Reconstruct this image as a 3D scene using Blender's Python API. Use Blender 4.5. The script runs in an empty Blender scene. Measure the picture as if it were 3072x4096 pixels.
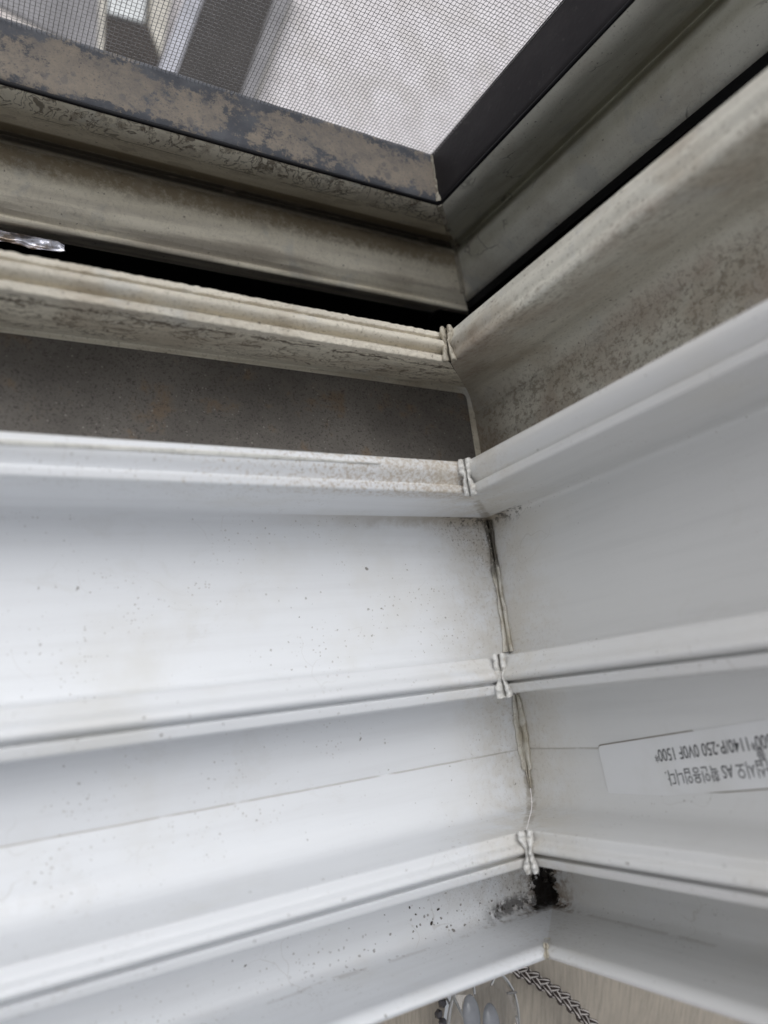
import bpy, math, random
from mathutils import Vector, Matrix, noise as mnoise

# ------------------------------------------------------------------ camera, light, exposure
SC = bpy.context.scene
COL = SC.collection
S = 0.06                      # one drawing unit of the frame section in metres
random.seed(7)

R = Matrix(((0.85656038, -0.12067458, 0.50173894),      # camera right
            (-0.01860376, 0.96442108, 0.26371553),      # camera up
            (-0.51571137, -0.23522251, 0.82383988)))    # backwards
cam_d = bpy.data.cameras.new('camera')
cam = bpy.data.objects.new('camera', cam_d); COL.objects.link(cam)
M4 = R.transposed().to_4x4()
M4.translation = Vector((-2.51152852, -0.10942048, 2.99999874)) * S
cam.matrix_world = M4
cam_d.sensor_fit = 'HORIZONTAL'; cam_d.sensor_width = 36.0
cam_d.lens = 3021.68 / 3072 * 36.0
cam_d.clip_start = 0.005; cam_d.clip_end = 200.0
cam_d.dof.use_dof = True
cam_d.dof.focus_distance = 0.222
cam_d.dof.aperture_fstop = 35.4 / 2.6
SC.camera = cam
SC.cycles.max_bounces = 8; SC.cycles.diffuse_bounces = 4; SC.cycles.glossy_bounces = 3

world = bpy.data.worlds.new('World'); SC.world = world; world.use_nodes = True
wn = world.node_tree.nodes; wl = world.node_tree.links
sky = wn.new('ShaderNodeTexSky'); sky.sky_type = 'NISHITA'; sky.sun_disc = False
SUN_EL, SUN_AZ = math.radians(64), math.radians(-30)      # azimuth from +y towards +x
sky.sun_elevation = SUN_EL; sky.sun_rotation = SUN_AZ
sky.air_density = 1.0; sky.dust_density = 4.0; sky.ozone_density = 1.0
hs = wn.new('ShaderNodeHueSaturation'); hs.inputs['Saturation'].default_value = 0.22       # thin white overcast
wl.new(sky.outputs[0], hs.inputs['Color']); wl.new(hs.outputs[0], wn['Background'].inputs[0])
wn['Background'].inputs[1].default_value = 0.15

sun_d = bpy.data.lights.new('sun', 'SUN'); sun_d.energy = 1.25; sun_d.angle = math.radians(55)
sun_d.color = (0.93, 0.96, 1.0)
sun = bpy.data.objects.new('sun', sun_d); COL.objects.link(sun)
sd = Vector((math.sin(SUN_AZ) * math.cos(SUN_EL), math.cos(SUN_AZ) * math.cos(SUN_EL), math.sin(SUN_EL)))
sun.rotation_euler = sd.to_track_quat('Z', 'Y').to_euler()
sun.location = sd * 3

SC.view_settings.view_transform = 'Standard'; SC.view_settings.look = 'None'
SC.view_settings.gamma = 1.0; SC.view_settings.exposure = -0.38
SC.view_settings.use_curve_mapping = False

# ------------------------------------------------------------------ node helper
class G:
    def __init__(s, name, rough=0.5, spec=0.4):
        s.m = bpy.data.materials.new(name); s.m.use_nodes = True
        s.t = s.m.node_tree; s.n = s.t.nodes; s.l = s.t.links
        s.b = s.n['Principled BSDF']; s.b.inputs['Roughness'].default_value = rough
        s.b.inputs['Specular IOR Level'].default_value = spec
        tc = s.n.new('ShaderNodeTexCoord')
        mp = s.n.new('ShaderNodeVectorMath'); mp.operation = 'SCALE'; mp.inputs['Scale'].default_value = 1 / S
        s.l.new(tc.outputs['Object'], mp.inputs[0]); s.P = mp.outputs[0]
        sp = s.n.new('ShaderNodeSeparateXYZ'); s.l.new(s.P, sp.inputs[0])
        s.x, s.y, s.z = sp.outputs
    def put(s, sock, v):
        if isinstance(v, (int, float)): sock.default_value = v
        elif isinstance(v, tuple): sock.default_value = v + (1,) if len(v) == 3 and len(sock.default_value) == 4 else v
        else: s.l.new(v, sock)
    def op(s, o, a, b=0.0, c=0.0):
        n = s.n.new('ShaderNodeMath'); n.operation = o
        for i, v in enumerate((a, b, c)): s.put(n.inputs[i], v)
        return n.outputs[0]
    def add(s, a, b): return s.op('ADD', a, b)
    def sub(s, a, b): return s.op('SUBTRACT', a, b)
    def mul(s, a, b): return s.op('MULTIPLY', a, b)
    def mx(s, a, b): return s.op('MAXIMUM', a, b)
    def ss(s, v, a, b, lo=0.0, hi=1.0):           # smoothstep a..b -> lo..hi
        n = s.n.new('ShaderNodeMapRange'); n.interpolation_type = 'SMOOTHSTEP'
        s.put(n.inputs[0], v)
        if a > b: a, b, lo, hi = b, a, hi, lo
        for i, q in enumerate((a, b, lo, hi)): n.inputs[i + 1].default_value = q
        return n.outputs[0]
    def vec(s, x, y, z):
        n = s.n.new('ShaderNodeCombineXYZ')
        for i, v in enumerate((x, y, z)): s.put(n.inputs[i], v)
        return n.outputs[0]
    def warp(s, v, amt, scale):
        n = s.n.new('ShaderNodeTexNoise'); n.inputs['Scale'].default_value = scale; n.inputs['Detail'].default_value = 3
        s.l.new(v, n.inputs['Vector'])
        a = s.n.new('ShaderNodeVectorMath'); a.operation = 'MULTIPLY_ADD'
        s.l.new(n.outputs['Color'], a.inputs[0]); a.inputs[1].default_value = (amt,) * 3; s.l.new(v, a.inputs[2])
        return a.outputs[0]
    def noise(s, scale, detail=4, rough=0.55, v=None, dist=0.0):
        n = s.n.new('ShaderNodeTexNoise'); s.l.new(v or s.P, n.inputs['Vector'])
        n.inputs['Scale'].default_value = scale; n.inputs['Detail'].default_value = detail
        n.inputs['Roughness'].default_value = rough; n.inputs['Distortion'].default_value = dist
        return n.outputs['Fac']
    def vor(s, scale, feature='F1', v=None):
        n = s.n.new('ShaderNodeTexVoronoi'); n.feature = feature
        s.l.new(v or s.P, n.inputs['Vector']); n.inputs['Scale'].default_value = scale
        return n.outputs
    def specks(s, scale, size, keep):
        """irregular dots, one in some cells, with different sizes"""
        o = s.vor(scale, 'F1', s.warp(s.P, 0.6 / scale, scale * 1.7))
        sp = s.n.new('ShaderNodeSeparateColor'); s.l.new(o['Color'], sp.inputs[0])
        r = s.mul(sp.outputs[0], size)
        dot = s.ss(s.sub(o['Distance'], r), 0.02, -0.06)
        k = s.ss(sp.outputs[1], 1 - keep, 1 - keep + 0.02) if not hasattr(keep, 'node') else s.op('LESS_THAN', sp.outputs[1], keep)
        return s.mul(dot, k)
    def mix(s, f, a, b):
        n = s.n.new('ShaderNodeMix'); n.data_type = 'RGBA'
        s.put(n.inputs[0], f); s.put(n.inputs[6], a); s.put(n.inputs[7], b)
        return n.outputs[2]
    def out(s, col=None, rough=None, bump=None, bs=0.3, bd=0.001):
        if col is not None: s.put(s.b.inputs['Base Color'], col)
        if rough is not None: s.put(s.b.inputs['Roughness'], rough)
        if bump is not None:
            n = s.n.new('ShaderNodeBump'); n.inputs['Strength'].default_value = bs; n.inputs['Distance'].default_value = bd
            s.l.new(bump, n.inputs['Height']); s.l.new(n.outputs[0], s.b.inputs['Normal'])
        return s.m

def plain(name, col, rough=0.5, metal=0.0, spec=0.4, var=0.12, scale=8.0):
    g = G(name, rough, spec)
    g.b.inputs['Metallic'].default_value = metal
    f = g.noise(scale, 5)
    c2 = tuple(c * (1 - var * 2) for c in col)
    return g.out(g.mix(g.ss(f, .35, .7), col, c2), bump=g.noise(scale * 12, 3), bs=.1, bd=.0002)

# ------------------------------------------------------------------ materials of the frame
def white_pvc(arm):
    g = G('white_pvc_' + arm, 0.34, 0.45)
    al = g.mul(g.x, -1.0) if arm == 'sill' else g.z           # distance along the arm
    h = g.z if arm == 'sill' else g.mul(g.x, -1.0)
    m = g.sub(al, h)                                          # distance from the mitre
    st = g.vec(g.mul(al, .5), g.mul(g.y, 9.0), g.mul(h, 9.0))
    streak = g.noise(1.6, 5, .6, st)
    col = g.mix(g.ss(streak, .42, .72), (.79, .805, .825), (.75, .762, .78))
    if arm == 'jamb': col = g.mix(g.ss(streak, .42, .75), (.70, .70, .69), (.66, .66, .65))  # same PVC painted greyer and darker: the jamb's weaker light put into colour
    cloud = g.noise(1.3, 5, .6)
    col = g.mix(g.mul(g.ss(cloud, .5, .75), .55), col, (.66, .645, .60))
    fine = g.noise(55, 3, .7)
    # yellowish film of grime close to the mitre
    near = g.mul(g.ss(m, .55, 0.0), g.ss(g.noise(7, 5, .65), .30, .62))
    col = g.mix(g.mul(g.mul(near, g.ss(g.y, -1.19, -1.16)), .5), col, (.58, .53, .44))
    peri = g.mul(g.ss(g.add(m, g.mul(g.noise(5, 4), .5)), .75, .2), g.ss(fine, .52, .66))
    col = g.mix(g.mul(peri, .30), col, (.36, .31, .25))
    # scattered dust and flyspeck
    col = g.mix(g.mul(g.specks(16, .13, .22), .8), col, (.17, .15, .12))
    col = g.mix(g.mul(g.specks(34, .18, .30), .6), col, (.25, .23, .20))
    dz = g.ss(g.noise(2.3, 3), .48, .62)
    col = g.mix(g.mul(g.mul(g.specks(70, .34, .45), dz), .5), col, (.30, .27, .23))
    # short hair-like scuffs
    sc = g.vor(3.2, 'DISTANCE_TO_EDGE', g.warp(g.P, .5, 2.4))['Distance']
    scm = g.mul(g.ss(sc, .008, .002), g.ss(g.noise(2.1, 2), .58, .66))
    col = g.mix(g.mul(scm, .28), col, (.42, .39, .34))
    # scored seam line on the middle floor
    seam = g.mul(g.ss(g.op('ABSOLUTE', g.add(g.add(g.y, .437), g.mul(g.noise(3, 3), .006))), .006, .001), g.ss(g.noise(6, 3), .30, .5))
    seam = g.mul(seam, g.ss(h, .05, .03))
    col = g.mix(g.mul(seam, .6), col, (.40, .37, .33))
    # ---- middle floor, outer corner: brown film + black mould
    w = g.noise(9, 6, .7); w2 = g.noise(26, 5, .75)
    v = g.sub(.715, g.y)
    corner = g.add(g.mul(m, .85), v)
    onfl = g.mul(g.ss(v, -.04, -.005), g.ss(h, .06, .04))
    a = .31 if arm == 'sill' else .10
    tri = g.mul(g.ss(g.add(corner, g.mul(g.sub(w, .5), .35)), a + .12, a - .10), onfl)
    col = g.mix(g.mul(g.mul(tri, g.ss(w, .25, .60)), .45), col, (.40, .34, .26))
    col = g.mix(g.mul(g.mul(tri, g.ss(g.noise(70, 4, .85), .54, .62)), .75), col, (.17, .13, .09))
    band = g.mul(g.ss(g.add(v, g.mul(g.sub(w, .5), .10)), .06, .0), onfl)
    fade = g.ss(m, 1.5, .1) if arm == 'sill' else g.ss(m, .25, .05)
    col = g.mix(g.mul(g.mul(band, fade), .8), col, (.34, .29, .22))
    blk = g.mul(g.mul(band, g.ss(g.mul(w2, g.ss(m, .60, .20)), .50, .56)), g.ss(m, .6, .4))
    col = g.mix(g.mul(blk, .9), col, (.045, .038, .03))
    mi = g.mul(g.ss(g.add(m, g.mul(w2, .06)), .065, .03), g.mul(g.ss(v, .38, .24), onfl))
    col = g.mix(g.mul(mi, .85), col, (.07, .055, .04))
    # ---- thin dark dirt where the beads meet the floor along the mitre
    edge = g.mul(g.ss(g.y, -1.19, -1.17), 1.0)
    edge = g.mul(g.mul(edge, g.ss(g.add(m, g.mul(w2, .05)), .065, .045)), g.ss(w, .40, .55))
    col = g.mix(g.mul(edge, .55), col, (.28, .24, .18))
    # ---- inner channel (h < 0): heavy mould in the corner
    low = g.mul(g.ss(g.y, -.845, -.86), g.ss(h, -.08, -.13))
    r = g.add(m, g.mul(g.add(g.mul(g.sub(w2, .5), .5), g.mul(g.sub(g.noise(8, 4), .5), .8)), .32))
    wid = g.ss(g.y, -.92, -1.12, .022, .105) if arm == 'sill' else g.ss(g.y, -.85, -1.12, .014, .034)
    core = g.mul(g.ss(g.add(g.sub(r, wid), g.mul(g.sub(g.noise(60, 4, .85), .5), .16)), .030, -.01), low)
    halo = g.mul(g.ss(g.sub(r, wid), .14, .0), g.mul(low, g.ss(g.noise(28, 5, .8), .40, .60)))
    col = g.mix(g.mul(halo, .75), col, (.16, .115, .075))
    core = g.mul(core, g.mul(g.ss(h, -.085, -.14), g.ss(g.add(h, g.mul(w2, .02)), 9, 8)))
    core = g.mul(core, g.ss(g.add(g.y, g.mul(w, .1)), -1.20, -1.12))
    if arm == 'sill':
        foot = g.mul(g.ss(g.op('ABSOLUTE', g.add(g.y, g.add(1.145, g.mul(g.sub(w2, .5), .10)))), .05, .012), g.mul(g.ss(m, .46, .33), g.ss(g.noise(13, 4, .7), .40, .52)))
        core = g.mx(core, g.mul(g.mul(foot, low), .75))
        spray = g.mul(g.ss(g.add(m, g.mul(w, .5)), 1.15, .35), g.mul(low, g.ss(g.y, -1.20, -1.17)))
        brn = g.mul(spray, g.ss(g.noise(11, 6, .75), .44, .60))
        up = g.ss(g.y, -1.05, -.90)
        col = g.mix(g.mul(brn, g.add(.25, g.mul(up, .45))), col, (.33, .26, .19))
        fr = g.mul(g.ss(g.noise(75, 4, .8), .55, .66), spray)
        col = g.mix(g.mul(fr, .7), col, (.10, .08, .06))
        tail = g.mul(g.specks(44, .40, .6), g.mul(low, g.mul(g.ss(g.op('ABSOLUTE', g.add(g.y, g.add(1.13, g.mul(g.sub(g.noise(3), .5), .08)))), .09, .03), g.ss(m, 1.7, .7))))
        col = g.mix(g.mul(tail, .8), col, (.13, .11, .09))
    else:
        br = g.mul(g.ss(r, .22, .03), g.mul(low, g.ss(g.noise(14, 5, .7), .44, .58)))
        col = g.mix(g.mul(br, .6), col, (.28, .20, .14))
    col = g.mix(g.mul(core, .98), col, (.010, .008, .007))
    ln = g.mul(g.ss(h, -.10, -.13), g.mul(g.ss(g.op('ABSOLUTE', g.add(g.y, g.add(1.185, g.mul(g.noise(4), .02)))), .008, .002), g.ss(g.noise(8, 4), .47, .56)))
    col = g.mix(g.mul(ln, .35), col, (.25, .21, .17))
    # ---- outermost white rail: grit that thickens towards the corner (dust that settled on the sill)
    if arm == 'sill':
        rail = g.mul(g.ss(g.y, .70, .706), g.ss(h, .35, .42))
        gr = g.mul(g.ss(g.add(g.noise(60, 4, .8), g.ss(m, 1.9, .1, 0, .17)), .60, .76), rail)
        col = g.mix(g.mul(gr, .62), col, (.36, .27, .17))
        haze = g.mul(g.mul(g.ss(m, 1.2, .05), g.ss(w, .35, .65)), rail)
        col = g.mix(g.mul(haze, .30), col, (.52, .45, .35))
    scr = g.noise(3.0, 6, .8, g.vec(g.mul(al, 1.2), g.mul(g.y, 30), g.mul(h, 30)))
    col = g.mix(g.mul(g.ss(scr, .60, .70), .12), col, (.45, .43, .40))
    sme = g.noise(2.4, 6, .75, g.warp(g.P, .5, 1.6))
    col = g.mix(g.mul(g.ss(sme, .58, .66), .10), col, (.52, .49, .43))
    g.put(g.b.inputs['Specular IOR Level'], g.ss(core, 0, .8, .45, .05))
    rough = g.add(g.ss(cloud, .3, .7, .28, .46), g.mul(core, .5))
    return g.out(col, rough, g.add(g.mul(fine, .4), g.mul(streak, .8)), .12, .0004)

def dirty_pvc(arm, dust=0.0, name='weathered_pvc_'):
    g = G(name + arm, 0.6, 0.25)
    al = g.mul(g.x, -1.0) if arm == 'sill' else g.z
    h = g.z if arm == 'sill' else g.mul(g.x, -1.0)
    st = g.vec(g.mul(al, .7), g.mul(g.y, 7.0), g.mul(h, 7.0))
    streak = g.noise(1.3, 5, .6, st)
    base = (.72, .675, .56) if arm == 'sill' else (.70, .68, .60)
    if dust: base = (.70, .65, .55)
    col = g.mix(g.ss(streak, .38, .68), base, tuple(c * .82 for c in base))
    if not dust: col = g.mix(g.ss(g.y, 2.2, 2.3), col, g.mix(g.ss(streak, .38, .68), (.90, .84, .70) if arm == 'sill' else (.86, .85, .76), (.80, .74, .60) if arm == 'sill' else (.77, .76, .67)))  # far step painted paler to make up for weak light under its overhang
    blotch = g.noise(2.6, 6, .62)
    col = g.mix(g.mul(g.ss(blotch, .46, .66), g.ss(g.y, 1.9, 2.1, .55, .30)), col, (.42, .36, .28))
    pal = g.ss(g.noise(3.4, 5, .6, g.warp(g.P, .3, 2)), .56, .66)
    col = g.mix(g.mul(pal, .35), col, (.53, .54, .53))
    fine = g.noise(60, 4, .75)
    col = g.mix(g.mul(g.ss(fine, .54, .68), g.ss(g.y, 1.9, 2.1, .50, .25)), col, (.17, .145, .11))
    col = g.mix(g.mul(g.specks(38, .26, .25), .6), col, (.13, .10, .08))
    crust = fine
    if arm == 'sill' and not dust:
        # curled, dried water marks
        w = g.warp(g.warp(g.P, .24, 5.0), .06, 19.0)
        lv = g.op('ABSOLUTE', g.sub(g.op('FRACT', g.mul(g.noise(5.5, 3, .5, w, .8), 7.0)), .5))
        e2 = g.vor(13.0, 'DISTANCE_TO_EDGE', w)['Distance']
        gate = g.ss(g.noise(3.7, 5, .6), .34, .46)
        cr = g.mul(g.mx(g.mul(g.ss(lv, .14, .03), g.ss(g.noise(17, 4, .7), .32, .48)), g.mul(g.ss(e2, .07, .01), g.ss(g.noise(5), .45, .55))), gate)
        onface = g.mx(g.mul(g.ss(g.y, 1.51, 1.50), g.ss(h, -.02, .05)),                       # near face of the outer rail
                      g.mul(g.ss(g.y, 2.62, 2.64), g.mul(g.ss(h, -.30, -.16), g.ss(g.y, 2.80, 2.75))))
        cr = g.mul(cr, g.add(.12, g.mul(onface, .88)))
        col = g.mix(g.mul(cr, .75), col, (.11, .085, .06))
        # jagged dark line just under the lip, brown band under the step
        j = g.mul(g.ss(g.op('ABSOLUTE', g.sub(h, g.add(.375, g.mul(g.sub(g.noise(15, 5, .75), .5), .14)))), .016, .004), g.ss(g.y, 1.46, 1.44))
        j = g.mul(j, g.ss(g.noise(9, 3), .38, .5))
        col = g.mix(g.mul(j, .85), col, (.075, .055, .04))
        under = g.mul(g.ss(g.add(h, g.mul(g.noise(5, 5), .10)), -.13, -.09), g.ss(g.y, 2.60, 2.63))
        ub = g.mul(under, g.ss(g.noise(20, 5, .75), .47, .60))
        col = g.mix(g.mul(g.mul(ub, g.ss(g.noise(6, 4), .42, .58)), .65), col, (.20, .155, .11))
        s4 = g.mul(g.ss(g.add(h, g.mul(g.sub(g.noise(22, 5, .8), .5), .09)), -.59, -.545), g.mul(g.ss(h, -.40, -.45), g.ss(g.y, 2.60, 2.66)))
        col = g.mix(g.mul(s4, .8), col, (.23, .17, .095))
        deep = g.mul(g.ss(g.y, 2.80, 2.86), g.ss(h, -.54, -.60))
        col = g.mix(g.mul(deep, .85), col, (.07, .05, .035))
        lowb = g.mul(g.ss(g.noise(1.7, 4, .5, st), .40, .6), g.mul(g.ss(g.y, 2.64, 2.5), g.ss(g.y, 2.3, 2.4)))
        col = g.mix(g.mul(lowb, .5), col, (.22, .18, .15))
        seam = g.mul(g.ss(g.op('ABSOLUTE', g.add(h, .235)), .005, .0015), g.mul(g.ss(g.y, 2.60, 2.66), g.ss(g.noise(8, 3), .40, .46)))
        col = g.mix(g.mul(seam, .8), col, (.12, .09, .06))
        pat = g.mul(g.ss(g.noise(4.5, 3, .4, g.warp(g.P, .1, 9)), .60, .62), g.ss(g.y, 2.60, 2.64))
        col = g.mix(g.mul(pat, .35), col, (.42, .36, .28))
    if arm == 'jamb':
        gritz = g.ss(g.add(g.y, g.mul(g.noise(2), .25)), 1.56, 1.44)
        gf = g.ss(g.noise(34, 5, .75), .48, .60)
        col = g.mix(g.mul(g.mul(gritz, gf), .6), col, (.20, .165, .125))
        pinch = g.mul(gritz, g.ss(g.noise(1.6, 4), .45, .6))
        col = g.mix(g.mul(pinch, .5), col, (.42, .33, .27))
        m = g.sub(al, h)
        cb = g.mul(g.ss(g.add(m, g.mul(g.noise(4, 5), .5)), .75, .25), g.ss(g.y, 1.50, 1.40))
        col = g.mix(g.mul(cb, .55), col, (.15, .11, .075))
        ye = g.mul(g.ss(g.op('ABSOLUTE', g.add(h, .60)), .07, .03), g.ss(g.y, 2.6, 2.7))
        col = g.mix(g.mul(ye, .5), col, (.38, .36, .24))
        sm = g.mul(g.ss(g.vor(2.6, 'DISTANCE_TO_EDGE', g.warp(g.P, .7, 3.3))['Distance'], .03, .004), g.ss(g.noise(1.9, 3), .55, .63))
        col = g.mix(g.mul(sm, .55), col, (.09, .07, .06))
    return g.out(col, None, crust, .40 if dust else .16, .0010 if dust else .0005)

def channel_floor_mat():
    g = G('grimy_channel_floor', 0.75, 0.3)
    col = g.mix(g.ss(g.noise(2.5, 5, .6), .35, .65), (.15, .138, .125), (.21, .195, .175))
    col = g.mix(g.mul(g.ss(g.noise(5, 5, .65), .54, .66), .6), col, (.22, .15, .09))
    f = g.noise(85, 3, .8)
    col = g.mix(g.ss(f, .50, .68), col, (.085, .075, .068))
    col = g.mix(g.mul(g.specks(60, .30, .25), .8), col, (.33, .31, .28))
    rust = g.mul(g.ss(g.add(g.y, g.mul(g.noise(6, 4), .3)), 1.20, 1.04), g.ss(g.noise(7, 4), .48, .6))
    col = g.mix(g.mul(rust, .7), col, (.17, .10, .055))
    salt = g.mul(g.ss(g.y, .99, .93), g.mul(g.ss(g.noise(70, 4, .8), .56, .62), g.ss(g.noise(3.5, 2), .52, .6)))
    col = g.mix(g.mul(salt, .8), col, (.50, .47, .40))
    return g.out(col, None, f, .5, .0006)

def screen_rail_mat(arm):
    g = G('screen_frame_' + arm, 0.5, 0.35)
    if arm == 'stile':
        col = g.mix(g.ss(g.noise(3, 5), .4, .7), (.020, .018, .021), (.034, .031, .034))
        col = g.mix(g.mul(g.ss(g.noise(14, 4, .7), .60, .70), .25), col, (.09, .085, .08))
        return g.out(col, .55, g.noise(40, 3), .2, .0004)
    dark = g.mix(g.ss(g.noise(6, 4), .4, .65), (.105, .110, .125), (.15, .155, .17))
    tan = g.mix(g.ss(g.noise(9, 5, .7), .35, .7), (.34, .29, .235), (.24, .215, .19))
    w = g.noise(3.2, 7, .68, g.warp(g.P, .18, 4))
    bias = g.mul(g.ss(g.y, 2.70, 2.76), g.ss(g.add(g.y, g.mul(g.x, .0)), 3.0, 2.90))
    msk = g.ss(g.add(g.add(w, g.mul(bias, .15)), g.mul(g.sub(g.noise(24, 6, .85), .5), .75)), .515, .60)
    holes = g.specks(15, .42, .45)
    msk = g.mul(msk, g.sub(1.0, g.mul(holes, .4)))
    grain = g.noise(60, 4, .8)
    col = g.mix(g.mul(msk, g.ss(grain, .25, .5)), dark, tan)
    col = g.mix(g.mul(g.ss(grain, .58, .7), .4), col, (.07, .065, .06))
    return g.out(col, .8, g.add(g.mul(msk, .5), grain), .4, .0006)

MAT = dict(
    w_sill=white_pvc('sill'), w_jamb=white_pvc('jamb'),
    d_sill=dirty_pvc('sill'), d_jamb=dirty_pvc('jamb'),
    dust=dirty_pvc('sill', 1.0, 'dust_caked_pvc_'),
    brown=channel_floor_mat(), rail=screen_rail_mat('rail'), stile=screen_rail_mat('stile'),
    black=plain('black_hollow', (.006, .006, .007), .6, 0, .15),  # near-black colour stands in for the darkness of the deep gap
    gasket=plain('black_gasket', (.010, .010, .013), .45),
    alu=plain('dull_aluminium', (.04, .04, .045), .35, .6),
)
def bead_mat(name, c, dirt, amt):
    g = G(name, .45, .4)
    f = g.noise(18, 5, .7)
    col = g.mix(g.ss(f, .46, .62), c, tuple(x * .84 for x in c))
    col = g.mix(g.mul(g.ss(g.noise(34, 5, .8), .52, .64), amt), col, dirt)
    return g.out(col, None, f, .4, .0008)
MAT['bead'] = bead_mat('melted_weld_pvc', (.72, .71, .68), (.34, .28, .20), .45)
MAT['bead_dirty'] = bead_mat('stained_weld_pvc', (.48, .44, .36), (.12, .09, .06), .7)

def floor_bead_mat():
    g = G('yellowed_weld_pvc', .5, .4)
    col = g.mix(g.ss(g.noise(9, 5), .4, .65), (.66, .64, .58), (.52, .48, .39))
    side = g.vor(9, 'F1', g.vec(g.mul(g.x, 6), g.y, g.mul(g.z, 6)))['Distance']
    col = g.mix(g.mul(g.ss(g.noise(20, 5, .75), .48, .62), .5), col, (.30, .25, .18))
    up = g.mul(g.ss(g.add(g.y, g.mul(g.noise(16, 5), .16)), .47, .56), g.ss(g.noise(30, 5, .8), .34, .48))
    col = g.mix(g.mul(up, .93), col, (.055, .045, .035))
    lo = g.mul(g.ss(g.y, -.84, -.88), g.ss(g.noise(24, 5, .8), .38, .46))
    col = g.mix(g.mul(lo, .97), col, (.014, .011, .009))
    return g.out(col, None, g.noise(30, 4), .4, .0008)
MAT['fbead'] = floor_bead_mat()

# ------------------------------------------------------------------ object helpers
def link(name, me, mat=None, parent=None, **props):
    o = bpy.data.objects.new(name, me); COL.objects.link(o)
    if mat: me.materials.append(mat)
    if parent: o.parent = parent
    for k, v in props.items(): o[k] = v
    return o
def thing(name, label, category, loc=(0, 0, 0), **props):
    o = link(name, None); o.location = loc; o['label'] = label; o['category'] = category
    o.empty_display_size = .01
    for k, v in props.items(): o[k] = v
    return o
def mesh(name, verts, faces, smooth=True, angle=38):
    me = bpy.data.meshes.new(name); me.from_pydata([tuple(v) for v in verts], [], faces); me.update()
    if smooth:
        me.polygons.foreach_set('use_smooth', [True] * len(me.polygons))
        me.set_sharp_from_angle(angle=math.radians(angle))
    return me

def rnd(pts, n=4):
    """round the corners of a polyline; a point may carry a third value, its radius"""
    out = []
    for i, p in enumerate(pts):
        r = p[2] if len(p) > 2 else 0.0
        if r <= 0 or i in (0, len(pts) - 1): out.append((p[0], p[1])); continue
        a = Vector(pts[i - 1][:2]); b = Vector(p[:2]); c = Vector(pts[i + 1][:2])
        ra = min(r, (a - b).length * .48); rc = min(r, (c - b).length * .48)
        p0 = b + (a - b).normalized() * ra; p2 = b + (c - b).normalized() * rc
        for k in range(n + 1):
            t = k / n
            q = p0 * (1 - t) ** 2 + b * 2 * t * (1 - t) + p2 * t * t
            out.append((q.x, q.y))
    return out
def densify(pts, step):
    out = [pts[0]]
    for a, b in zip(pts, pts[1:]):
        d = math.hypot(b[0] - a[0], b[1] - a[1]); n = max(1, int(math.ceil(d / step)))
        for k in range(1, n + 1): out.append((a[0] + (b[0] - a[0]) * k / n, a[1] + (b[1] - a[1]) * k / n))
    return out

LEN = 5.2
def sweep(prof, arm, rough=0.0, step=.02, fs=14.0, rsel=None, skew=0.0):
    """extrude a section (depth, height) along one arm, cut at 45 degrees at the corner"""
    ts = []
    a = 0.0
    while a < LEN:
        ts.append(a)
        a += (step if rough else .12) if a < 2.9 else .4
    ts.append(LEN)
    V = []; F = []; n = len(prof)
    for a in ts:
        for (y, h) in prof:
            k = 1 - a / LEN
            d = h * k + a                          # from -h at the corner to the full length
            yy, hh = y + skew * max(0.0, 1 - a / 2.3) * max(0.0, (h + .1) / .55), h
            if rough and a > 0:
                w = rsel(y, h) if rsel else 1.0
                if w:
                    q = mnoise.noise(Vector((d * fs, y * fs * 1.6, h * fs))) + .6 * mnoise.noise(Vector((d * fs * 2.7, y * 41, h * 37 + 5)))
                    hh += rough * w * q; yy += rough * w * .7 * mnoise.noise(Vector((d * fs * 1.7 + 9, y * 30, h * 30)))
            # very slight waviness of long extrusions
            hh += .0018 * math.sin(d * 1.9 + y * 3)
            V.append(Vector((-d, yy, hh) if arm == 'sill' else (-hh, yy, d)) * S)
    for i in range(len(ts) - 1):
        for j in range(n - 1):
            q = (i * n + j, i * n + j + 1, (i + 1) * n + j + 1, (i + 1) * n + j)
            F.append(q if arm == 'jamb' else q[::-1])
    return V, F

def swept(name, prof, arm, mat, parent, **kw):
    props = kw.pop('props', {})
    V, F = sweep(prof, arm, **kw)
    return link(name, mesh(name, V, F), mat, parent, **props)

# ------------------------------------------------------------------ section of the frame (depth from the room outwards, height)
SEC = {}
SEC['front_lip'] = rnd([(-1.245, -.75), (-1.245, .20), (-1.232, .30, .03), (-1.205, .337, .02), (-1.175, .30, .03), (-1.186, .215, .02), (-1.197, -.11), (-1.175, -.17, .05), (-1.13, -.172)])
SEC['floor_in'] = rnd([(-1.13, -.172), (-.885, -.172, .02), (-.866, -.15)])
SEC['rail_in'] = rnd([(-.866, -.15), (-.858, .355, .010), (-.819, .372, .008), (-.817, .335, .004), (-.808, .335, .004), (-.806, .365, .01), (-.792, .398, .018), (-.768, .392, .018), (-.756, .362, .01), (-.718, .362, .010), (-.702, .12, .03), (-.688, .04, .04), (-.62, 0.0, .05), (-.56, 0)])
SEC['floor_mid_in'] = rnd([(-.56, 0), (-.445, 0), (-.437, -.004), (-.429, 0), (-.18, 0, .02), (-.166, .02)])
SEC['rail_mid'] = rnd([(-.166, .02), (-.163, .348, .010), (-.122, .366, .008), (-.120, .335, .004), (-.112, .335, .004), (-.110, .365, .01), (-.098, .396, .018), (-.070, .390, .02), (-.050, .362, .02), (-.030, .350, .015), (0.0, .332, .01), (.012, .02)])
SEC['floor_mid_out'] = rnd([(.012, .02), (.03, 0, .02), (.66, 0), (.708, .006, .03), (.714, .05)])
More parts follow.
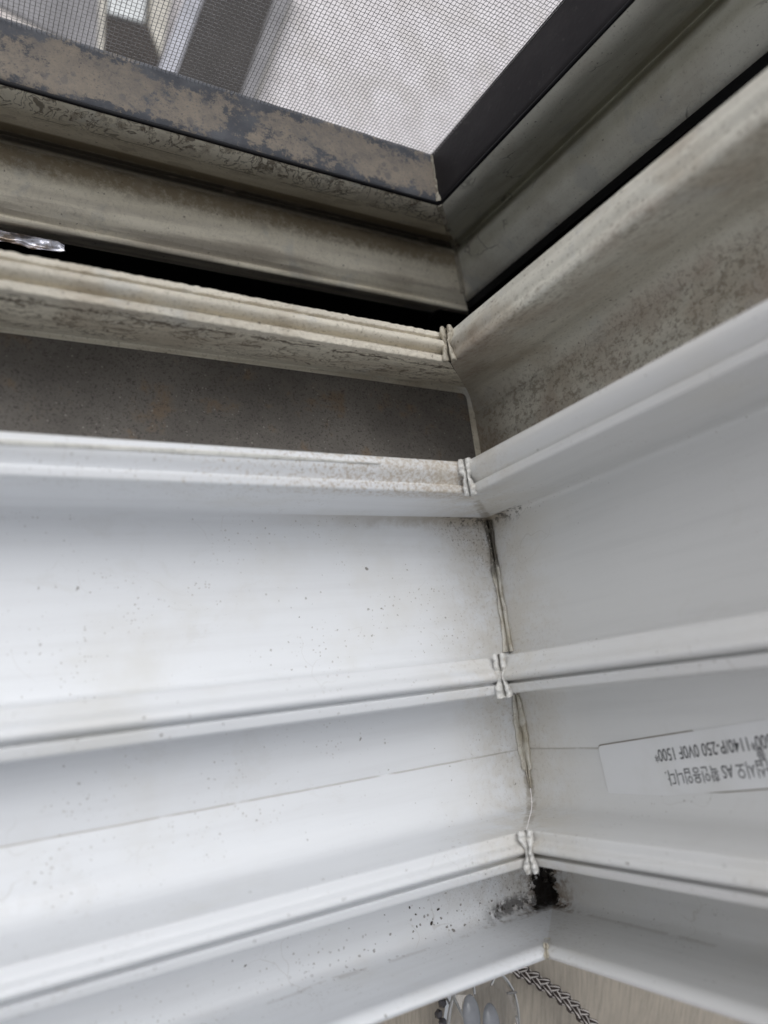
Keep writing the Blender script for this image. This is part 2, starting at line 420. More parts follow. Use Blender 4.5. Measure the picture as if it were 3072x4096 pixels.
SEC['rail_out_white'] = rnd([(.714, .05), (.706, .43, .01), (.708, .462, .010), (.742, .470, .006), (.744, .447, .003), (.752, .447, .003), (.760, .455, .01), (.795, .485, .015), (.822, .492, .012), (.852, .476, .008), (.862, .30), (.868, -.09)])
SEC['channel_floor'] = [(.868, -.10), (1.500, -.10)]
SEC['near_face'] = rnd([(1.500, -.10), (1.517, -.09, .006), (1.512, -.06, .006), (1.493, -.05, .01), (1.42, .20), (1.374, .42)])
SEC['rail_out'] = rnd([(1.374, .42), (1.368, .462, .008), (1.400, .468, .005), (1.404, .428, .003), (1.428, .424, .003), (1.432, .450, .012), (1.450, .478, .015), (1.476, .470, .015), (1.490, .440, .008), (1.494, .420, .003), (1.506, .418, .003), (1.512, .434, .008), (1.546, .420, .010), (1.552, .22)])
SEC['black'] = [(1.552, .22), (1.556, -2.4), (2.50, -2.4), (2.46, -.85)]
SEC['lip_far'] = rnd([(2.46, -.85), (2.418, -.695, .01), (2.434, -.680, .01), (2.452, -.690, .005), (2.470, -.655)])
SEC['step_far'] = rnd([(2.470, -.655), (2.50, -.615, .02), (2.715, -.542, .03), (2.76, -.556, .02), (2.86, -.635, .01), (2.90, -.655, .01), (2.80, -.46), (2.705, -.27, .09), (2.664, -.165, .07), (2.678, -.085), (2.691, -.0665)])

fr = thing('window_frame', 'white PVC window frame corner with three white track rails and a dirt-caked outer track', 'window frame')
ARM = {}
def rs_dust(y, h): return 1.0
for arm, nm in (('sill', 'sill'), ('jamb', 'jamb')):
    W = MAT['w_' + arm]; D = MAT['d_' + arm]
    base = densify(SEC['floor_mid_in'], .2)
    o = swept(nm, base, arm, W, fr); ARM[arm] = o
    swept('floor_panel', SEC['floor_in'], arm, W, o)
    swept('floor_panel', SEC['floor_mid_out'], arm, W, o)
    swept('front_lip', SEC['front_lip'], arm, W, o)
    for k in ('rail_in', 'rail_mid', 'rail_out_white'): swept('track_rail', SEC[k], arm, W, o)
    out_nm = 'outer_sill' if arm == 'sill' else 'outer_jamb'
    if arm == 'jamb':
        SJ = rnd([(1.374, .42), (1.372, .455, .02), (1.400, .462, .015), (1.420, .452, .015), (1.450, .462, .02), (1.480, .455, .02), (1.500, .436, .01), (1.546, .424, .012), (1.552, .22)])
        NJ = rnd([(1.36, -.10), (1.45, -.06, .2), (1.425, .12, .2), (1.374, .42)])
    if arm == 'sill':
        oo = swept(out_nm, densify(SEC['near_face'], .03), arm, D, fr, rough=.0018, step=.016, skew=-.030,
                   props=dict(label='dirt-caked greenish cream outer sill with curled water marks'))
        swept('track_rail', densify(SEC['rail_out'], .012), arm, MAT['dust'], oo, rough=.0048, step=.010, fs=38, skew=-.030,
              rsel=lambda y, h: 1.0 if (y < 1.417 or y > 1.503) and h > .4 else .06, props=dict(label='outermost track rail crusted with pale dust'))
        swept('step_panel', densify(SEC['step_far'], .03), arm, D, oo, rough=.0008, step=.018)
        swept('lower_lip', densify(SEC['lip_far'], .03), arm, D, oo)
        cf = swept('channel_floor', [(.868, -.1), (1.50, -.1)], arm, MAT['brown'], oo, props=dict(label='dark grey-brown gritty floor strip of the channel'))
    else:
        # plain, unstepped side: a wide dirty board with shallow ridges
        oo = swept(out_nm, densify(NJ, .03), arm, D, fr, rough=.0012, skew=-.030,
                   props=dict(label='greenish grey weathered outer jamb speckled with grit'))
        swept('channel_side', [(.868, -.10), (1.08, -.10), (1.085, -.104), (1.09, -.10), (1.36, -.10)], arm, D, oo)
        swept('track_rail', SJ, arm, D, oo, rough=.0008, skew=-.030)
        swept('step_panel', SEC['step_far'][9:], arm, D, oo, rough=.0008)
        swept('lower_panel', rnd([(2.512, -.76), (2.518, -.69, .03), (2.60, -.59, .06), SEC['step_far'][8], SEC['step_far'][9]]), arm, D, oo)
    hol = swept('hollow', SEC['black'] if arm == 'sill' else [(1.552, .22), (1.556, -2.4), (2.47, -2.4), (2.455, -.85), (2.440, -.705), (2.476, -.705), (2.508, -.715), (2.513, -.765)], arm, MAT['black'], oo, props=dict(label='black unlit gap between the tracks'))
# black backing behind the welded corner of the far step
V = [Vector(v) * S for v in ((.50, 2.435, -.715), (.90, 2.435, -.715), (.90, 2.62, -.715), (.50, 2.62, -.715), (.50, 2.435, -.90), (.90, 2.435, -.90), (.90, 2.62, -.90), (.50, 2.62, -.90))]
link('corner_backing', mesh('corner_backing', V, [(0, 1, 2, 3), (7, 6, 5, 4), (0, 4, 5, 1), (1, 5, 6, 2), (2, 6, 7, 3), (3, 7, 4, 0)], smooth=False), MAT['black'], ARM['jamb'])
# a thin aluminium runner deep in the black gap
V, F = sweep(rnd([(2.10, -1.6), (2.10, -1.25, .01), (2.13, -1.25, .01), (2.13, -1.6)]), 'sill')
link('runner', mesh('runner', V, F), MAT['alu'], ARM['sill'])
# cream margin with a rounded end beside the dark floor strip
def margin():
    V = []; F = []
    z = -.094
    pts_out = [(.10, .87), (.10, 1.50), (-1.2, 1.503)]
    n = 14; inner = []; outer = []
    path = [(.062, .87), (.062, 1.44)] + [(.062 - .03 * (1 - math.cos(a)), 1.44 + .035 * math.sin(a)) for a in [math.pi / 2 * k / 6 for k in range(1, 7)]] + [(-.6, 1.485), (-1.6, 1.492), (-5.2, 1.496)]
    out = [(.10, .87), (.10, 1.45)] + [(.10, 1.45 + .05 * k / 6) for k in range(1, 7)] + [(-.6, 1.503), (-1.6, 1.503), (-5.2, 1.503)]
    for p in path: V.append(Vector((p[0], p[1], z)) * S)
    for p in out: V.append(Vector((p[0], p[1], z + .002)) * S)
    n = len(path)
    for i in range(n - 1): F.append((i, i + 1, n + i + 1, n + i))
    me = mesh('margin', V, F)
    link('margin', me, MAT['d_sill'], ARM['sill'])
margin()

# peeled strip of protective film lying on the outermost white rail
V = []; F = []
for i in range(90):
    x = -.93 - i * .047
    w = .0085 * min(1, .15 + i / 14) + .0018 * mnoise.noise(Vector((x * 5, 0, 0)))
    yc = .812 + .003 * math.sin(x * 3); lift = .008 + .004 * mnoise.noise(Vector((x * 4, 3, 0)))
    for (dy, dz) in ((-w, 0), (-w * .5, .6), (w * .5, 1.0), (w, .2)):
        V.append(Vector((x, yc + dy, .490 + lift * dz)) * S)
for i in range(89):
    for j in range(3): F.append((i * 4 + j, i * 4 + j + 1, (i + 1) * 4 + j + 1, (i + 1) * 4 + j))
film = link('peeled_film', mesh('peeled_film', V, F), bead_mat('film', (.80, .79, .74), (.3, .27, .2), .3), ARM['sill'])
film['label'] = 'thin peeled strip lifting off the rail'

# ------------------------------------------------------------------ melted weld beads in the corner
def bead(prof, width, height, mat, seed, groove=.55, step=.006, jag=.25, name='weld_bead', lift=.002, cap=True):
    """two-lobed flash following the section: width(s), height(s) with s = 0..1 along it"""
    pr = densify(prof, step)
    L = [0.0]
    for a, b in zip(pr, pr[1:]): L.append(L[-1] + math.hypot(b[0] - a[0], b[1] - a[1]))
    V = []; F = []; nu = 13
    for i, (y, h) in enumerate(pr):
        s = L[i] / L[-1]
        a = pr[max(0, i - 1)]; b = pr[min(len(pr) - 1, i + 1)]
        t = Vector((b[0] - a[0], b[1] - a[1])); t.normalize()
        nrm = Vector((-t.y, t.x))
        if nrm.y < 0 and abs(nrm.y) > .2: nrm = -nrm
        if abs(nrm.y) <= .2 and nrm.x > 0: nrm = -nrm
        jw = 1 + jag * mnoise.noise(Vector((s * 9 + seed, seed * 3.1, 0)))
        jh = 1 + jag * 1.6 * mnoise.noise(Vector((s * 12 + seed * 2, 7, 0)))
        w = width(s) * jw; H = height(s) * jh
        wl_, wr_ = 1 + .38 * mnoise.noise(Vector((seed * 5, s * 2.2, 3))), 1 + .38 * mnoise.noise(Vector((seed * 7 + 4, s * 2.2, 6)))
        off = .25 * w * mnoise.noise(Vector((s * 6, seed, 9)))
        for k in range(nu):
            u = -1 + 2 * k / (nu - 1)
            au = abs(u + .12 * mnoise.noise(Vector((s * 8, seed, 2))))
            lobe = math.sqrt(max(0, 1 - u * u)) * (1 - groove * math.exp(-(au / .16) ** 2))
            hh = H * lobe + lift * (1 if abs(u) < .99 else -1.5)
            d = u * w * (wl_ if u < 0 else wr_) + off * (1 - abs(u))
            Y = y + nrm.x * hh; Hh = h + nrm.y * hh
            if d < 0: p = Vector((-Hh - abs(d), Y, Hh))
            else: p = Vector((-Hh, Y, Hh + abs(d)))
            V.append(p * S)
    for i in range(len(pr) - 1):
        for k in range(nu - 1): F.append((i * nu + k, i * nu + k + 1, (i + 1) * nu + k + 1, (i + 1) * nu + k))
    if cap:
        F.append(tuple(range(nu))); F.append(tuple(range((len(pr) - 1) * nu, len(pr) * nu))[::-1])
    return link(name, mesh(name, V, F, angle=60), mat, fr)

def bow(lo, hi, pinch=.5):       # wide - narrow - wide
    return lambda s: lo + (hi - lo) * abs(math.cos(math.pi * (s ** .95))) ** .8
def top_line(y0, y1, h0, h1, n=10): return [(y0 + (y1 - y0) * k / n, h0 + (h1 - h0) * k / n + .012 * math.sin(math.pi * k / n)) for k in range(n + 1)]

hh = lambda s: .034
bead(top_line(-.868, -.712, .362, .372), bow(.020, .045), lambda s: .030, MAT['bead'], 1.3)
bead(top_line(-.172, .004, .350, .356), bow(.020, .046), lambda s: .032, MAT['bead'], 4.1, groove=.8)
bead(top_line(.700, .850, .455, .478), bow(.020, .045), lambda s: .032, MAT['bead'], 7.7, groove=.7)
bead(top_line(1.338, 1.516, .452, .424), bow(.018, .042), lambda s: .032, MAT['bead_dirty'], 9.2, groove=.95)
bead([(-1.222, .300), (-1.205, .332), (-1.178, .305), (-1.185, .225)], lambda s: .010 + .006 * s, lambda s: .008 + .005 * math.sin(s * 9) ** 2, MAT['bead_dirty'], 2.2, groove=.8, jag=.8)
# long beads on the floors
bead([(.03, .0), (.705, .0)][::-1], lambda s: .024 + .010 * s + .004 * math.sin(s * 21), lambda s: .016 if s > .06 else .03, MAT['fbead'], 5.0, groove=.7, jag=.35)
bead([(-.62, .0), (-.18, .0)][::-1], lambda s: (.018 + .030 * math.sin(math.pi * min(1, s * 1.05)) ** .7) * (1 if s < .8 else .5), lambda s: .014, MAT['fbead'], 6.3, groove=.75, jag=.3)
bead([(-1.09, -.172), (-.88, -.172)][::-1], lambda s: .022 + .02 * (s > .72), lambda s: .018 + .018 * math.exp(-((s - .88) / .1) ** 2), MAT['fbead'], 8.3, groove=.6, jag=.6)
bead([(2.50, -.61), (2.715, -.542), (2.86, -.64), (2.79, -.44), (2.70, -.285), (2.662, -.18), (2.684, -.075)], lambda s: .020 + .022 * math.exp(-((s - .45) / .2) ** 2), lambda s: .012, MAT['bead_dirty'], 3.4, groove=.3, jag=.5)

# ------------------------------------------------------------------ flecks of dirt and fly spots stuck to the sill
MAT['fleck'] = plain('dark_fleck', (.05, .038, .028), .7, scale=40)
MAT['fleck_grey'] = plain('grey_fleck', (.17, .15, .135), .8, scale=40)
def fleck(x, y, z, px, mat):
    rr = px * .00052
    V = [Vector((x, y, z + rr * .35)) * S]; n = 9
    e = .7 + .6 * random.random(); a0 = random.random() * 3
    for ring, (k, zz) in enumerate(((.65, .28), (1.0, 0.0))):
        for i in range(n):
            a = 2 * math.pi * i / n; q = rr * k * (.75 + .5 * random.random())
            u, v = q * math.cos(a) * e, q * math.sin(a) / e
            V.append(Vector((x + u * math.cos(a0) - v * math.sin(a0), y + u * math.sin(a0) + v * math.cos(a0), z + rr * zz)) * S)
    F = [(0, 1 + i, 1 + (i + 1) % n) for i in range(n)] + [(1 + i, 1 + n + i, 1 + n + (i + 1) % n, 1 + (i + 1) % n) for i in range(n)]
    link('dirt_fleck', mesh('dirt_fleck', V, F), mat, ARM['sill'])
for x, y, p in ((-.650, -1.028, 10), (-.502, -1.07, 13), (-.623, -1.063, 9), (-.546, -1.118, 15), (-.625, -1.112, 8), (-.599, -1.042, 5), (-.514, -1.125, 6), (-.402, -1.10, 6), (-.232, -.972, 5), (-.78, -1.028, 5), (-1.42, -1.06, 8), (-1.47, -1.03, 5), (-1.36, -1.0, 5)):
    fleck(x, y, -.172, p, MAT['fleck'])
for x, y, p in ((-.808, .690, 9), (-.799, .674, 7), (-1.645, -.344, 7), (-1.742, -.541, 5), (-1.983, -.463, 7), (-2.108, -.583, 6), (-2.162, -.586, 4), (-1.13, .266, 6), (-1.165, .308, 4), (-1.062, .32, 3), (-1.005, -.234, 4), (-.409, .401, 6), (-.999, .447, 3), (-2.088, -.211, 5), (-1.364, -.276, 4), (-1.392, -.348, 4), (-1.925, -.381, 4)):
    fleck(x, y, 0, p, MAT['fleck_grey'])
for x, y, z, p in ((-1.624, -.135, .366, 5), (-1.9, -.083, .396, 5), (-1.569, -.835, .368, 6), (-.605, -.835, .368, 5)):
    fleck(x, y, z, p, MAT['fleck_grey'])

# ------------------------------------------------------------------ insect screen
scn = thing('insect_screen', 'grey woven insect screen in a slim dark frame, its bottom rail covered in tan dust', 'insect screen', (0, 3.0 * S, 0))
def rel(o, t=None):
    t = t or o.parent
    o.matrix_parent_inverse = t.matrix_basis.inverted()
    return o
railp = rnd([(2.692, -.12), (2.693, -.070, .006), (2.704, -.061, .008), (2.72, -.056), (2.985, -.050, .006), (3.02, -.050, .006), (3.03, -.20)])
rel(swept('bottom_rail', densify(railp, .03), 'sill', MAT['rail'], scn, rough=.0022, step=.02))
rel(swept('side_stile', railp, 'jamb', MAT['stile'], scn))
gp = rnd([(2.680, -.078), (2.679, -.066, .003), (2.687, -.060, .003), (2.696, -.064)])
for a in ('sill', 'jamb'): rel(swept('gasket', gp, a, MAT['gasket'], scn))
# crumbly corner joint
V = []; F = []
for i in range(26):
    s = i / 25; y = 2.69 + .31 * s
    w = .010 + .008 * mnoise.noise(Vector((s * 14, 1, 2))) + (.012 if s < .15 else 0)
    for k, (u, e) in enumerate(((-1, 0), (-.4, .8), (.2, 1), (1, 0))):
        hgt = -.060 + .01 * s + .002 + e * (.010 + .006 * mnoise.noise(Vector((s * 19, k, 5))))
        d = u * w + .008 * mnoise.noise(Vector((s * 11, 8, 8)))
        p = Vector((-hgt - abs(d), y, hgt)) if d < 0 else Vector((-hgt, y, hgt + abs(d)))
        V.append(p * S)
for i in range(25):
    for k in range(3): F.append((i * 4 + k, i * 4 + k + 1, (i + 1) * 4 + k + 1, (i + 1) * 4 + k))
rel(link('corner_joint', mesh('corner_joint', V, F), MAT['bead_dirty'], scn))

# woven mesh
PITCH = .0208; WR = .0016
g = G('screen_wire', .38, .5)
g.b.inputs['Metallic'].default_value = .35
MAT['wire'] = g.out(g.mix(g.ss(g.noise(5, 4), .4, .6), (.38, .375, .38), (.30, .295, .29)))
X0, X1, Z0, Z1 = -3.1, .05, -.06, 1.75
V = []; F = []
def wire(horizontal, c, idx):
    lo, hi = (X0, X1) if horizontal else (Z0, Z1)
    n = int((hi - lo) / (PITCH)) + 1
    base = len(V)
    for i in range(n + 1):
        t = lo + i * PITCH
        wob = .0016 * mnoise.noise(Vector((t * 2.0, c * 3.0, idx * .01)))
        up = (.0024 if (i + idx) % 2 else -.0024) * (1 if horizontal else -1)
        y = 3.0 + up
        for (a, b) in ((1, 0), (0, 1), (-1, 0), (0, -1)):
            if horizontal: V.append((t * S, (y + a * WR) * S, (c + wob + b * WR) * S))
            else: V.append(((c + wob + b * WR) * S, (y + a * WR) * S, t * S))
    for i in range(n):
        for k in range(4):
            p = base + i * 4
            F.append((p + k, p + (k + 1) % 4, p + 4 + (k + 1) % 4, p + 4 + k))
zz = Z0; k = 0
while zz < Z1: wire(True, zz, k); zz += PITCH; k += 1
xx = X1; k = 0
while xx > X0: wire(False, xx, k); xx -= PITCH; k += 1
me = bpy.data.meshes.new('mesh_cloth'); me.from_pydata(V, [], F)
me.polygons.foreach_set('use_smooth', [True] * len(me.polygons))
rel(link('mesh_cloth', me, MAT['wire'], scn))

# ------------------------------------------------------------------ crumpled foil strip in the gap
g = G('foil', .22, .6); g.b.inputs['Metallic'].default_value = .85
MAT['foil'] = g.out(g.mix(g.ss(g.noise(9, 4), .45, .6), (.62, .62, .68), (.30, .24, .19)), None, g.noise(14, 4), .35, .001)
V = []; F = []; nx, ny = 150, 9
for i in range(nx):
    x = -1.93 - i * .006
    for j in range(ny):
        v = j / (ny - 1)
        tip = min(1, .6 + i / 12)
        y = 2.345 + (v - .5) * .085 * tip
        z = -.70 - .03 * v + .020 * mnoise.noise(Vector((x * 7, v * 5, 1))) + .010 * mnoise.noise(Vector((x * 17, v * 13, 4))) - .035 * math.sin(v * math.pi)
        V.append(Vector((x, y, z)) * S)
for i in range(nx - 1):
    for j in range(ny - 1): F.append((i * ny + j, (i + 1) * ny + j, (i + 1) * ny + j + 1, i * ny + j + 1))
foil = link('foil_strip', mesh('foil_strip', V, F, angle=180), MAT['foil'])
foil['label'] = 'crumpled silvery foil strip at the lip of the black gap'; foil['category'] = 'foil strip'

# ------------------------------------------------------------------ printed label on the jamb
lab = thing('adhesive_label', 'pale printed paper label stuck upside down on the white jamb', 'label', (0, -.5 * S, .9 * S))
# frame of reference: baseline runs down the jamb (-z), letters' tops point into the room (-y)
p_bl = Vector((0, -.431, .495)); p_tl = Vector((0, -.636, .508))
d_long = (Vector((0, -.348, 1.316)) - p_bl).normalized()
d_short = (p_tl - p_bl).normalized()
g = G('label_paper', .42, .4)
MAT['paper'] = g.out(g.mix(g.ss(g.noise(4, 4), .4, .7), (.76, .765, .77), (.71, .71, .70)), None, g.noise(30, 3), .06, .0003)
MAT['ink'] = plain('label_ink', (.09, .09, .095), .6)
Ltot = 2.2; Wd = .222
pv = []; cx = []
def lp(u, v, e=.0035):           # u along the strip away from the corner end, v across
    p = p_bl + d_long * u + d_short * v; return Vector((-e, p.y, p.z)) * S
ou = []
r = .014
for (cu, cv, a0) in ((r, Wd - r, 90), (r, r, 180), (Ltot - r, r, 270), (Ltot - r, Wd - r, 0)):
    for k in range(5):
        a = math.radians(a0 + 90 * k / 4); ou.append((cu + r * math.cos(a), cv + r * math.sin(a)))
V = [lp(u, v, .0045) for u, v in ou] + [lp(u, v, 0.0) for u, v in ou]
n = len(ou); F = [tuple(range(n))] + [(i, (i + 1) % n, n + (i + 1) % n, n + i) for i in range(n)]
rel(link('paper', mesh('paper', V, F, smooth=False), MAT['paper'], lab))
MAT['lab_edge'] = plain('label_edge', (.30, .27, .23), .7)
V = [lp(*(lambda a, b: (a, b))(.5 * Ltot + (u - .5 * Ltot) * 1.003, .5 * Wd + (v - .5 * Wd) * 1.05), .0012) for u, v in ou]
rel(link('adhesive_edge', mesh('adhesive_edge', V, [tuple(range(n))], smooth=False), MAT['lab_edge'], lab))
def text(s, u, v, size, squash=1.0, anchor='RIGHT'):
    """u, v: where the text ends (its right end is the end nearest the corner)"""
    cu = bpy.data.curves.new('printed_text', 'FONT'); cu.body = s; cu.size = size * S; cu.align_x = anchor; cu.align_y = 'CENTER'
    cu.resolution_u = 3; cu.offset = .0002 * S
    tmp = bpy.data.objects.new('tmp', cu); COL.objects.link(tmp)
    dg = bpy.context.evaluated_depsgraph_get()
    me = bpy.data.meshes.new_from_object(tmp.evaluated_get(dg))
    bpy.data.objects.remove(tmp)
    ex = -d_long; ey = d_short; o = lp(u, v, .0058)
    for vt in me.vertices:
        c = vt.co; q = o + ex * c.x * squash + ey * c.y; vt.co = q
    me.materials.clear()
    return rel(link('printed_text', me, MAT['ink'], lab))
text('1500*1140/P-250 0V0F 1500*', .295, .068, .067, .68)
text('틀', .745, .108, .046, .9)
text('떼지 마십시오 AS 확인용입니다.', .325, .153, .064, .68)

# ------------------------------------------------------------------ curtain, cord and crystal pendant below the sill
g = G('curtain_cloth', .85, .2)
st = g.vec(g.mul(g.x, 26), g.mul(g.y, 2.2), g.mul(g.z, 2))
f = g.noise(1.5, 6, .75, st)
col = g.mix(g.ss(f, .35, .68), (.52, .46, .38), (.37, .33, .275))
col = g.mix(g.mul(g.ss(g.noise(3, 5, .7, g.vec(g.mul(g.x, 60), g.mul(g.y, 4), 0.0)), .55, .7), .6), col, (.66, .61, .54))
MAT['cloth'] = g.out(col, None, f, .4, .0006)
V = []; F = []; nx, ny = 150, 40
for i in range(nx):
    for j in range(ny):
        x = -4.0 + i * .06; y = -1.05 - j * .06
        z = -.98 + .06 * math.sin(x * 2.3 + .6) + .03 * math.sin(x * 5.1 + y) - .18 * (y + 1.2) ** 2
        V.append(Vector((x, y, z)) * S)
for i in range(nx - 1):
    for j in range(ny - 1): F.append((i * ny + j, (i + 1) * ny + j, (i + 1) * ny + j + 1, i * ny + j + 1))
cl = link('curtain', mesh('curtain', V, F, angle=180), MAT['cloth'])
cl['label'] = 'taupe brushed curtain cloth spread below the front edge of the sill'; cl['category'] = 'curtain'

def tube(path, rad, nseg=8):
    V = []; F = []
    for i, p in enumerate(path):
        a = path[max(0, i - 1)]; b = path[min(len(path) - 1, i + 1)]
        t = (b - a).normalized(); u = t.cross(Vector((0, 0, 1)));
        if u.length < 1e-4: u = t.cross(Vector((0, 1, 0)))
        u.normalize(); w = u.cross(t)
        for k in range(nseg):
            q = 2 * math.pi * k / nseg; V.append(p + (u * math.cos(q) + w * math.sin(q)) * rad)
    for i in range(len(path) - 1):
        for k in range(nseg): F.append((i * nseg + k, i * nseg + (k + 1) % nseg, (i + 1) * nseg + (k + 1) % nseg, (i + 1) * nseg + k))
    return V, F
def catmull(P, n):
    out = []
    for i in range(len(P) - 1):
        p0 = P[max(0, i - 1)]; p1 = P[i]; p2 = P[i + 1]; p3 = P[min(len(P) - 1, i + 2)]
        for k in range(n):
            t = k / n
            out.append(.5 * ((2 * p1) + (p2 - p0) * t + (2 * p0 - 5 * p1 + 4 * p2 - p3) * t * t + (3 * p1 - p0 - 3 * p2 + p3) * t ** 3))
    out.append(P[-1]); return out

def braid(name, pts, width, label, category, c1, c2, pitch):
    t = thing(name, label, category, tuple(pts[0] * S))
    path = catmull([p for p in pts], 60)
    L = [0.0]
    for a, b in zip(path, path[1:]): L.append(L[-1] + (b - a).length)
    frames = []
    for i, p in enumerate(path):
        a = path[max(0, i - 1)]; b = path[min(len(path) - 1, i + 1)]
        tt = (b - a).normalized(); side = tt.cross(Vector((0, 0, 1))).normalized(); up = side.cross(tt)
        frames.append((p, side, up))
    for (cnt, rad, amp, mat, nm, ph0) in ((3, width * .20, .30, c1, 'dark_strand', 0.0), (3, width * .05, .34, c2, 'pale_strand', .42), (3, width * .05, .34, c2, 'pale_strand', -.42)):
        for k in range(cnt):
            ph = ph0 + 2 * math.pi * k / cnt
            q = []
            for i, (p, sd_, up) in enumerate(frames):
                a = 2 * math.pi * L[i] / pitch + ph
                q.append((p + sd_ * math.sin(a) * width * amp + up * (math.sin(2 * (a - ph0)) * width * .20 + (0 if nm == 'dark_strand' else width * .155))) * S)
            V, F = tube(q, rad * S, 7)
            rel(link(nm, mesh(nm, V, F, angle=180), mat, t), t)
    return t
MAT['cord_d'] = plain('cord_dark', (.055, .040, .034), .75, scale=30)
MAT['cord_w'] = plain('cord_pale', (.80, .74, .69), .5, scale=30)
zc = -.86
braid('braided_cord', [Vector(v) for v in ((-.02, -1.50, zc), (.16, -1.585, zc), (.30, -1.64, zc), (.52, -1.78, zc), (.78, -2.00, zc), (.98, -2.25, zc), (1.15, -2.55, zc))], .085,
      'dark braided cord with pale zigzag threads curving away from under the sill corner', 'cord', MAT['cord_d'], MAT['cord_w'], .26)

g = G('clear_acrylic', .04, .5); g.b.inputs['Transmission Weight'].default_value = 1.0; g.b.inputs['IOR'].default_value = 1.45
MAT['glass'] = g.out((.97, .97, .97))
MAT['rim'] = plain('pale_acrylic_rim', (.62, .62, .61), .12)
MAT['rim'].node_tree.nodes['Principled BSDF'].inputs['Transmission Weight'].default_value = .55
MAT['oval'] = plain('frosted_facet', (.33, .34, .36), .10)
PC = Vector((.12, -1.88, -.88))
pend = thing('crystal_pendant', 'clear faceted acrylic pendant with pale oval facets lying on the taupe curtain', 'pendant', tuple(PC * S))
def facet_disc(c, rx, ry, h, n, mat, nm, crown=.62, rot=0):
    V = []; F = []
    rings = [(1.0, 0), (1.0, h * .45), (crown, h), (0.0, h * 1.02)]
    for (k, z) in rings[:3]:
        for i in range(n):
            a = 2 * math.pi * (i + .5 * (k < .9)) / n + rot; V.append((c + Vector((rx * k * math.cos(a), ry * k * math.sin(a), z))) * S)
    F.append(tuple(range(n))[::-1]); F.append(tuple(range(2 * n, 3 * n)))
    for i in range(n):
        j = (i + 1) % n
        F.append((i, j, n + j, n + i)); F.append((n + i, n + j, 2 * n + i)); F.append((n + j, 2 * n + j, 2 * n + i))
    return rel(link(nm, mesh(nm, V, F, smooth=False), mat, pend), pend)
facet_disc(PC, .25, .27, .10, 9, MAT['glass'], 'body', .70, .3)
def dome(c, rx, ry, h):
    V = []; F = []; n = 28; m = 7
    for i in range(m):
        a = math.pi / 2 * i / m
        for k in range(n):
            q = 2 * math.pi * k / n
            V.append((c + Vector((rx * math.cos(a) * math.cos(q), ry * math.cos(a) * math.sin(q), h * math.sin(a)))) * S)
    V.append((c + Vector((0, 0, h))) * S)
    for i in range(m - 1):
        for k in range(n): F.append((i * n + k, i * n + (k + 1) % n, (i + 1) * n + (k + 1) % n, (i + 1) * n + k))
    for k in range(n): F.append(((m - 1) * n + k, (m - 1) * n + (k + 1) % n, m * n))
    rel(link('oval_facet', mesh('oval_facet', V, F, angle=180), MAT['oval'], pend), pend)
dome(PC + Vector((-.115, .075, .100)), .054, .105, .035)
dome(PC + Vector((.005, .000, .100)), .054, .105, .035)
# rim ribs of the pendant
for k in range(9):
    a = 2 * math.pi * k / 9 + .3
    p0 = PC + Vector((.25 * math.cos(a), .27 * math.sin(a), .05)); p1 = PC + Vector((.175 * math.cos(a + .35), .19 * math.sin(a + .35), .104))
    V, F = tube([p0 * S, p1 * S], .008 * S, 6)
    rel(link('rib', mesh('rib', V, F), MAT['rim'], pend), pend)
ring = [PC * S + Vector((.235 * math.cos(a), .255 * math.sin(a), .045)) * S for a in [2 * math.pi * k / 48 for k in range(49)]]
V, F = tube(ring, .010 * S, 8); rel(link('rim', mesh('rim', V, F), MAT['rim'], pend), pend)
# chain of small glass beads beside it
MAT['bead_glass'] = plain('dark_faceted_bead', (.10, .095, .10), .12, .5, .8)
ch = thing('bead_chain', 'short chain of dark glassy beads beside the clear pendant', 'chain', (-.14 * S, -1.62 * S, -.82 * S))
V0 = []; F0 = []
import bmesh
bm = bmesh.new(); bmesh.ops.create_icosphere(bm, subdivisions=1, radius=.026 * S); bme = bpy.data.meshes.new('chain_bead'); bm.to_mesh(bme); bm.free(); bme.materials.append(MAT['bead_glass'])
for k in range(9):
    o = link('chain_bead', bme, None, ch); o.location = (.0 + (-.012 if k % 2 else .012) * S - k * .006 * S, -k * .045 * S, 0); o.rotation_euler = (k, k * 2, k * 3)

# ------------------------------------------------------------------ outside, seen through the screen, about 70 cm below
def outside_box(name, label, cat, quad, z0, z1, mat, kind=None):
    """quad: four (x, y) corners in units"""
    V = [Vector((x, y, z0)) * S for x, y in quad] + [Vector((x, y, z1)) * S for x, y in quad]
    F = [(3, 2, 1, 0), (4, 5, 6, 7)] + [(i, (i + 1) % 4, 4 + (i + 1) % 4, 4 + i) for i in range(4)]
    o = link(name, mesh(name, V, F, smooth=False), mat)
    if kind: o['kind'] = kind
    o['label'] = label
    if not kind: o['category'] = cat
    return o
g = G('pale_concrete', .9, .2)
st = g.vec(g.mul(g.x, 1.0), g.mul(g.y, .45), 0.0)
f = g.noise(2.2, 7, .72, st)
col = g.mix(g.ss(f, .36, .66), (.86, .82, .83), (.70, .66, .66))
MAT['concrete'] = g.out(g.mix(g.mul(g.ss(g.noise(.7, 4), .45, .65), .5), col, (.66, .62, .59)), None, f, .3, .004)
MAT['o_dark'] = plain('dark_slate', (.055, .048, .045), .7, scale=1.0)
MAT['o_pale'] = plain('pale_lilac_edge', (.55, .55, .60), .5, scale=1.0)
MAT['o_white'] = plain('white_block', (.85, .87, .86), .5, scale=1.0)
MAT['o_cream'] = plain('cream_strip', (.66, .62, .54), .6, scale=1.0)
MAT['o_grey'] = plain('mid_grey_panel', (.30, .29, .30), .6, scale=.6)
MAT['o_pink'] = plain('pale_pinkish_slab', (.72, .66, .62), .7, scale=.8)
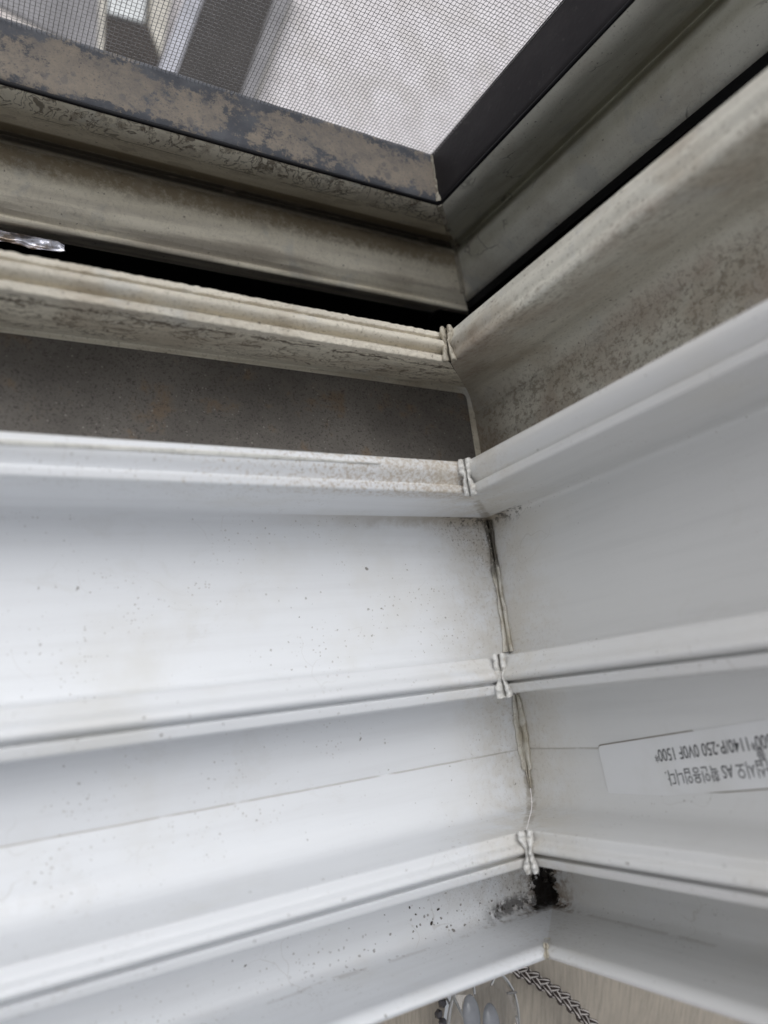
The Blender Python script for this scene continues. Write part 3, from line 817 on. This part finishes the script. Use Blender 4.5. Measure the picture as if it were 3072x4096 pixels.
MAT['o_brown'] = plain('dark_brown_block', (.06, .05, .045), .8, scale=1.5)

CAMU = Vector((-2.51152852, -0.10942048, 2.99999874))
V = [Vector(v) * S for v in ((-400, -60, -12.6), (400, -60, -12.6), (400, 500, -12.6), (-400, 500, -12.6))]
gr = link('ground', mesh('ground', V, [(0, 1, 2, 3)], smooth=False), MAT['concrete']); gr['kind'] = 'structure'
outside_box('slate_panel', 'dark slate panel lying below the screen between two pale edges', 'panel', [(1.5, 12.2), (2.9, 11.6), (5.75, 19.9), (3.66, 18.9)], -12.5, -12.02, MAT['o_dark'])
outside_box('pale_rail', 'pale lilac rail along the left side of the dark slate panel', 'rail', [(1.10, 12.2), (1.50, 12.2), (3.64, 18.9), (3.12, 18.6)], -12.5, -11.96, MAT['o_pale'])
outside_box('grey_rail', 'light grey rail along the right side of the dark slate panel', 'rail', [(3.03, 12.0), (3.30, 12.0), (6.25, 20.0), (5.72, 19.8)], -12.5, -11.90, MAT['o_grey'])
outside_box('cable', 'thin beige cord lying beside the grey rail', 'cord', [(3.62, 12.6), (3.70, 12.6), (6.32, 19.9), (6.22, 19.9)], -12.58, -12.50, MAT['o_cream'])
outside_box('dark_crate', 'dark brown box below the screen', 'box', [(.64, 12.2), (1.35, 12.2), (2.25, 16.50), (.84, 16.34)], -13.0, -12.05, MAT['o_brown'])
outside_box('white_block', 'bright white block behind the dark brown box', 'block', [(.93, 16.42), (1.76, 16.50), (2.0, 18.6), (1.0, 18.2)], -13.0, -12.0, MAT['o_white'])
outside_box('cream_post', 'cream strip standing right of the white block', 'post', [(1.90, 16.40), (2.12, 15.60), (2.70, 18.6), (2.06, 18.6)], -13.0, -11.98, MAT['o_cream'])
outside_box('grey_tray', 'mid grey tray beside the white block', 'tray', [(-2.4, 15.9), (-1.0, 15.50), (.66, 15.05), (.92, 18.4), (-2.4, 18.2)][:4], -13.0, -12.02, MAT['o_grey'])
outside_box('pink_slab', 'pale pinkish slab in front of the grey tray', 'slab', [(-2.6, 12.4), (.50, 12.4), (.60, 15.02), (-2.6, 15.88)], -13.0, -12.06, MAT['o_pink'])
outside_box('pale_strip', 'narrow pale strip between the grey tray and the dark brown box', 'strip', [(.56, 13.6), (.66, 13.6), (.90, 17.2), (.76, 17.2)], -12.4, -11.94, MAT['o_cream'])
